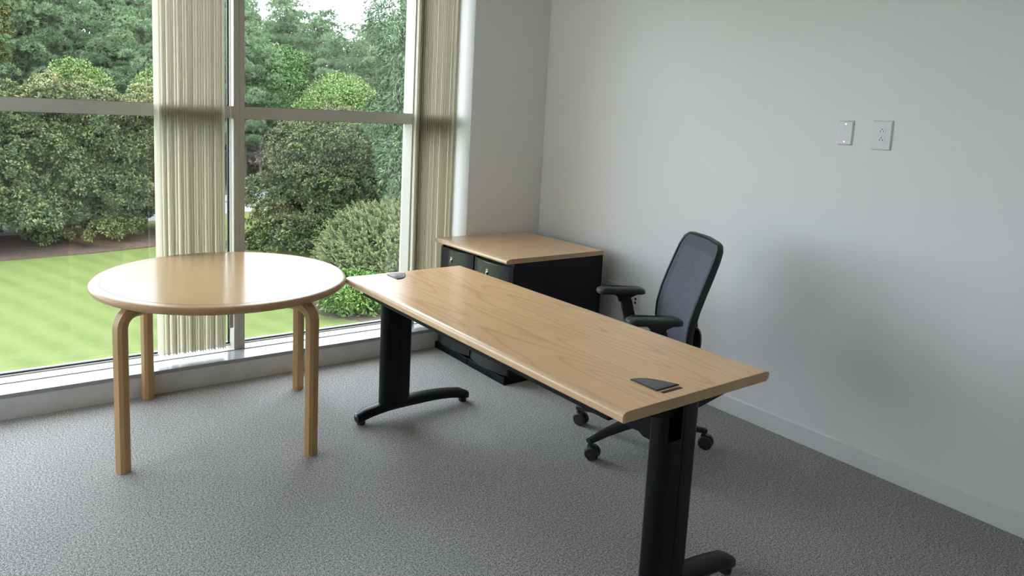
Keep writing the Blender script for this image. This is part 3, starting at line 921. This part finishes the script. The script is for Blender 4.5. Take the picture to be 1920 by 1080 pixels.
B += [((2.7, -.8, 1.5), (1.1, 1.1, .8)), ((3.0, -.2, 2.5), (1.1, 1.1, .8)), ((1.9, -1.9, 1.1), (1.0, 1.0, .75)), ((1.2, -2.4, 1.9), (1.0, .9, .7)), ((.2, -2.7, 1.5), (.9, .8, .6)), ((-1.2, -2.4, 1.7), (.9, .8, .6))]
r = blob_tree('magnolia_tree', 9.2, 24.7, B, M['magnolia'], 'wide dark magnolia in the middle window with rusty upper leaves', 'tree', 3600, 26, .17, .125, .072, 31, 2., .20, 'magnolias along the lawn', bottom=-.35)
rng = np.random.default_rng(32)
V, F, T = clump_foliage([((0, 0, 3.8), (2.9, 2.9, 2.25)), ((-1.2, -.8, 3.4), (1.9, 1.9, 1.5)), ((1.3, -1.0, 3.6), (1.9, 1.9, 1.5))], 450, 24, .18, .12, .06, rng, bottom=-.15, top_tint=.25, lo=.95, hi=1.08)
part_mesh('rusty_foliage', fast_mesh('rusty_foliage', V, F, M['magbrown'], T), r)

# feathery evergreen mound and the low bright shrub before it
def feather_shrub(x, y):
    rng = np.random.default_rng(41)
    r = empty('evergreen_shrub', (x, y, G), 0, 'big feathery olive green shrub mounded below the magnolia', 'shrub')
    B = [((0, 0, 1.1), (1.8, 1.9, 1.65)), ((.7, -.2, 1.4), (1.4, 1.5, 1.5)), ((-1.1, -.3, .8), (1.1, 1.2, 1.0)), ((.2, -1.1, .7), (1.5, 1.0, 1.0)), ((1.6, -.8, .9), (1.1, 1.1, 1.1))]
    P_, N_ = crown_points(B, 3200, rng, .86, 1.04, -.5)
    per = 32; k = np.repeat(np.arange(len(P_)), per); n = len(k)
    fr = unit(N_ + np.array([-.25, 0, .55]) + .35 * rng.normal(size=N_.shape))         # sprays point out and up
    t = np.tile(np.linspace(0, 1, per), len(P_)); ln = rng.uniform(.22, .5, len(P_))
    pos = P_[k] + fr[k] * (t * ln[k])[:, None] - np.array([0, 0, 1.]) * (t ** 2 * .06)[:, None]
    side = unit(np.cross(fr, rng.normal(size=fr.shape)))
    sg = np.where(np.arange(n) % 2 == 0, 1., -1.)
    axis = unit(fr[k] + side[k] * sg[:, None] * .9 + .3 * rng.normal(size=(n, 3)))
    tint = np.clip(rng.normal(.25, .15, len(P_))[k] + t * .5 + rng.normal(0, .1, n), 0, 1)
    V, F, T = leaves(pos, axis, unit(N_[k] + .5 * rng.normal(size=(n, 3))), (.105 * (1.15 - .7 * t)), np.full(n, .021), tint)
    V, F, T = merge([(V, F, T), clump_foliage([((.1, -.2, 1.05), (1.55, 1.6, 1.35)), ((.9, -.3, 1.4), (1.0, 1.1, 1.0))], 420, 30, .30, .16, .05, rng, bottom=-.6)])
    part_mesh('foliage', fast_mesh('foliage', V, F, M['juniper'], T), r)
feather_shrub(6.95, 15.9)
blob_tree('leafy_shrub', 5.35, 14.35, [((0, 0, .5), (.95, .9, .62)), ((.7, -.2, .45), (.8, .7, .55)), ((-.5, -.2, .35), (.55, .5, .42))], M['shrub'], 'low fresh green shrub on mulch seen between round table and desk', 'shrub', 330, 26, .20, .11, .045, 43, .4, .05, updir=.6, bottom=-.2)

# tree with narrow hanging leaves at the right
def narrow_oak(x, y):
    rng = np.random.default_rng(51)
    r = empty('narrow_leaf_oak', (x, y, G), 0, 'tall pale green tree with narrow hanging leaves next to the right mullion', 'tree')
    B = [((0, 0, 5.4), (1.5, 1.5, 4.9))]
    rnd = random.Random(52)
    for k in range(26):
        a = rnd.uniform(0, 6.28); z = rnd.uniform(.8, 9.6); rr = 1.95 * (1 - .5 * max(0, (z - 6) / 5))
        B.append(((math.cos(a) * rr, math.sin(a) * rr, z), (rnd.uniform(.5, .8), rnd.uniform(.5, .8), rnd.uniform(.45, .75))))
    V, F, T = merge([clump_foliage(B, 2000, 26, .34, .17, .038, rng, updir=.1, droop=.75, flat=1.0, bottom=-.8),
                     clump_foliage([((0, 0, 5.3), (1.2, 1.2, 4.3))], 420, 26, .5, .24, .07, rng, droop=.6, flat=1.0, bottom=-.9)])
    part_mesh('foliage', fast_mesh('foliage', V, F, M['willow'], T), r)
    trunk(r, 8.5, .16, .04, M['bark'], limbs=[(1.2 + k * .8, k * 2.1, 1.3, .04, .8) for k in range(8)])
narrow_oak(9.1, 16.6)

# bright deciduous trees at the wood's edge
def decid(x, y, w, h, mat, label, seed, nclump=420, per=22, ll=.26, lw=.15, base=None):
    rnd = random.Random(seed); base = h * .3 if base is None else base
    B = [((0, 0, (h + base) / 2), (w * .8, w * .8, (h - base) * .48))]
    for k in range(9):
        a = rnd.uniform(0, 6.28); z = rnd.uniform(.1, .9); rr = w * .62 * (1 - .5 * max(0, z - .5))
        s = w * rnd.uniform(.3, .48)
        B.append(((math.cos(a) * rr, math.sin(a) * rr, base + z * (h - base)), (s, s, s * .75)))
    return blob_tree('deciduous_tree', x, y, B, mat, label, 'tree', nclump, per, w * .17 + .1, ll * .62, lw * .6, seed, h * .55, .13, 'broadleaf trees at the edge of the wood', lo=.6, hi=1.2)
decid(17.2, 41.7, 3.0, 8.1, M['decid'], 'brightest yellow green tree above the right window bar', 61, 1500)
decid(15.5, 50.9, 2.7, 10.6, M['under'], 'mid green broadleaf tree just right of the middle mullion', 62, 1500)
decid(.1, 38.0, 1.5, 7.9, M['decid'], 'bright green tree top rising between the left magnolia tops', 63, 700)
decid(4.2, 37.6, 1.8, 7.5, M['decid'], 'light green tree beside the left edge of the stacked blind', 64, 700)
decid(14.6, 54.5, 2.8, 6.9, M['under'], 'green broadleaf tree behind the bare dead tree', 65, 900)
decid(5.6, 66.0, 1.6, 17.2, M['yellow'], 'slim yellow green tree top among the pines left of the blind', 66, 700, base=11.)
decid(-3.6, 56.0, 1.3, 15.5, M['yellow'], 'yellowish tree top at the far left edge of the view', 67, 700, base=8.)

# small dead tree across the road
def dead_tree(x, y):
    r = empty('dead_tree', (x, y, G), 0, 'small bare dead tree with withered reddish leaves across the road', 'tree')
    m = MB(); rnd = random.Random(71); tips = []
    m.tube([(0, 0, 0), (.03, 0, 1.2), (-.05, 0, 2.4), (.0, 0, 3.2), (-.1, 0, 4.2)], [.14, .12, .10, .07, .03], 8)
    for k in range(15):
        z = rnd.uniform(2.0, 4.0); a = rnd.uniform(0, 6.28); L = rnd.uniform(.7, 1.5); u = rnd.uniform(.2, 1.1)
        p1 = (math.cos(a) * L * .5, math.sin(a) * L * .5, z + u * .6); p2 = (math.cos(a) * L, math.sin(a) * L, z + u)
        m.tube([(0, 0, z), p1, p2], [.045, .03, .012], 5)
        for q in range(2):
            e = (p2[0] + rnd.uniform(-.4, .4), p2[1] + rnd.uniform(-.4, .4), p2[2] + rnd.uniform(-.1, .5)); m.tube([p1, e], [.02, .008], 4); tips.append(e)
    m.build('trunk', M['deadwood'], r, smooth=60)
    rng = np.random.default_rng(72)
    V, F, T = clump_foliage([((0, 0, 2.4), (.9, .9, .55))], 60, 16, .22, .17, .08, rng, droop=.8, bottom=-1)
    part_mesh('withered_leaves', fast_mesh('withered_leaves', V, F, M['deadleaf'], T), r)
dead_tree(13.75, 49.1)

# the pine wood: five shapes shared by all pines
def pine_mesh(seed, h, w):
    rng = np.random.default_rng(seed); pads = []
    nlev = 11
    for i in range(nlev):
        t = i / (nlev - 1); z = h * (.26 + .70 * t)
        reach = w * (1.0 - .55 * t ** 2.6) * rng.uniform(.8, 1.15)
        nb = 5 if t < .93 else 4
        a0 = rng.uniform(0, 6.28)
        for b_ in range(nb):
            a = a0 + b_ * 2 * PI / nb + rng.normal(0, .3)
            for f in ((.5, 1.) if t < .85 else (.7,)):
                rr = reach * f * rng.uniform(.85, 1.1)
                s = rng.uniform(.62, 1.05) * w * .37
                pads.append(((math.cos(a) * rr, math.sin(a) * rr, z + rr * .15 + rng.normal(0, .25)), (s, s, s * .62)))
    pads.append(((0, 0, h * .985), (w * .42, w * .42, w * .26)))
    C = np.array([p[0] for p in pads]); R = np.array([p[1] for p in pads])
    per = 58; k = np.repeat(np.arange(len(C)), per); d = sphere_dirs(len(k), rng); d[:, 2] = np.abs(d[:, 2]) * 1.1 - .25
    d = unit(d)
    P_ = C[k] + d * R[k] * rng.uniform(.85, 1.03, (len(k), 1))
    nd = 10; q = np.repeat(np.arange(len(P_)), nd); n = len(q)
    ax = unit(sphere_dirs(n, rng) + unit(d + np.array([0, 0, .7]))[q] * .9)
    side = unit(np.cross(ax, rng.normal(size=(n, 3)))); L = rng.uniform(.18, .34, n)[:, None]; Wd = .05
    b_ = P_[q]
    V = np.stack([b_ + side * Wd * .5, b_ - side * Wd * .5, b_ + ax * L], 1).reshape(-1, 3)
    F = np.arange(n * 3).reshape(-1, 3)
    ct = rng.normal(.42, .16, len(C))
    tint = np.clip(ct[k][q] + rng.normal(0, .12, n), 0, 1)
    return V, F, np.repeat(tint, 3), pads
PINES = []
for i, (h, w) in enumerate(((18.5, 2.9), (17.5, 3.1), (20.0, 2.7), (18.0, 3.2))):
    V, F, T, pads = pine_mesh(100 + i, h, w)
    fm = fast_mesh('needles', V, F, M['pine' if i != 1 else 'pine2'], T)
    m = MB(); m.tube([(0, 0, 0), (.1, 0, h * .4), (-.05, .05, h * .75), (0, 0, h * .97)], [.24, .19, .12, .03], 8)
    for c, rr in pads[::2]:
        L = math.hypot(c[0], c[1]); m.tube([(0, 0, c[2] - L * .25), (c[0] * .55, c[1] * .55, c[2] - L * .10), c], [.06, .04, .015], 4)
    tm = m.build('tmp', M['bark'], None, smooth=60); tmesh = tm.data; bpy.data.objects.remove(tm)
    PINES.append((fm, tmesh, h))
UNDER = []
for i in range(2):
    rng = np.random.default_rng(140 + i)
    B = [((0, 0, 3.0), (2.0, 2.0, 2.6))] + [((rng.uniform(-1.6, 1.6), rng.uniform(-1.6, 1.6), rng.uniform(1.2, 5.2)), (1.0, 1.0, .75)) for _ in range(9)]
    V, F, T = clump_foliage(B, 320, 20, .5, .30, .17, rng)
    UNDER.append((fast_mesh('foliage', V, F, M['under'], T), B))
rnd = random.Random(9)
def at(azx, azy, D):        # metres from the window seat: direction and distance
    return CAM.x + azx * D, CAM.y + azy * D
def plant_pine(x, y, k, s, label, group):
    fm, tmesh, h = PINES[k]
    r = empty('pine_tree', (x, y, G), rnd.uniform(0, 6.28), label, 'tree', group); r.scale = (s, s, s)
    part_mesh('needles', fm, r); o = part_mesh('trunk', tmesh, r, None)
n = 0
for row, D in enumerate((58, 66, 75, 86)):
    da = 3.5 / D
    a = -.10 + row * .02
    while a < .62:
        ang = a + rnd.uniform(-.35, .35) * da
        dd = D + rnd.uniform(-3.2, 3.2)
        x, y = at(math.sin(ang), math.cos(ang), dd)
        H = 1.57 - G + dd * np.interp(ang, (.20, .30, .37, .43, .47, .6), (.205, .162, .157, .130, .137, .135)) * rnd.uniform(.90, 1.03) * (.86, .93, 1., 1.)[row]
        k = rnd.randrange(4)
        s = H / PINES[k][2]
        s = min(s, 1.5)
        plant_pine(x, y, k, s, 'tall pine in the dense wood beyond the road', 'pines of the wood beyond the road')
        a += da * rnd.uniform(.9, 1.15)
me_under = UNDER
for row, D in enumerate((55, 63, 72, 92)):
    a = -.10
    while a < .62:
        ang = a + rnd.uniform(-.01, .01); x, y = at(math.sin(ang), math.cos(ang), D + rnd.uniform(-1.5, 1.5))
        if D < 60 and math.hypot(x - 13.75, y - 49.1) < 5.5: a += .03; continue
        r = empty('understorey_tree', (x, y, G), rnd.uniform(0, 6.28), 'low dark green understorey tree beneath the pines', 'tree', 'understorey trees beneath the pines')
        s = rnd.uniform(.8, 1.15) * (1 + row * .15); r.scale = (s, s, s * 1.05)
        part_mesh('foliage', UNDER[rnd.randrange(2)][0], r)
        a += 3.6 * s / D
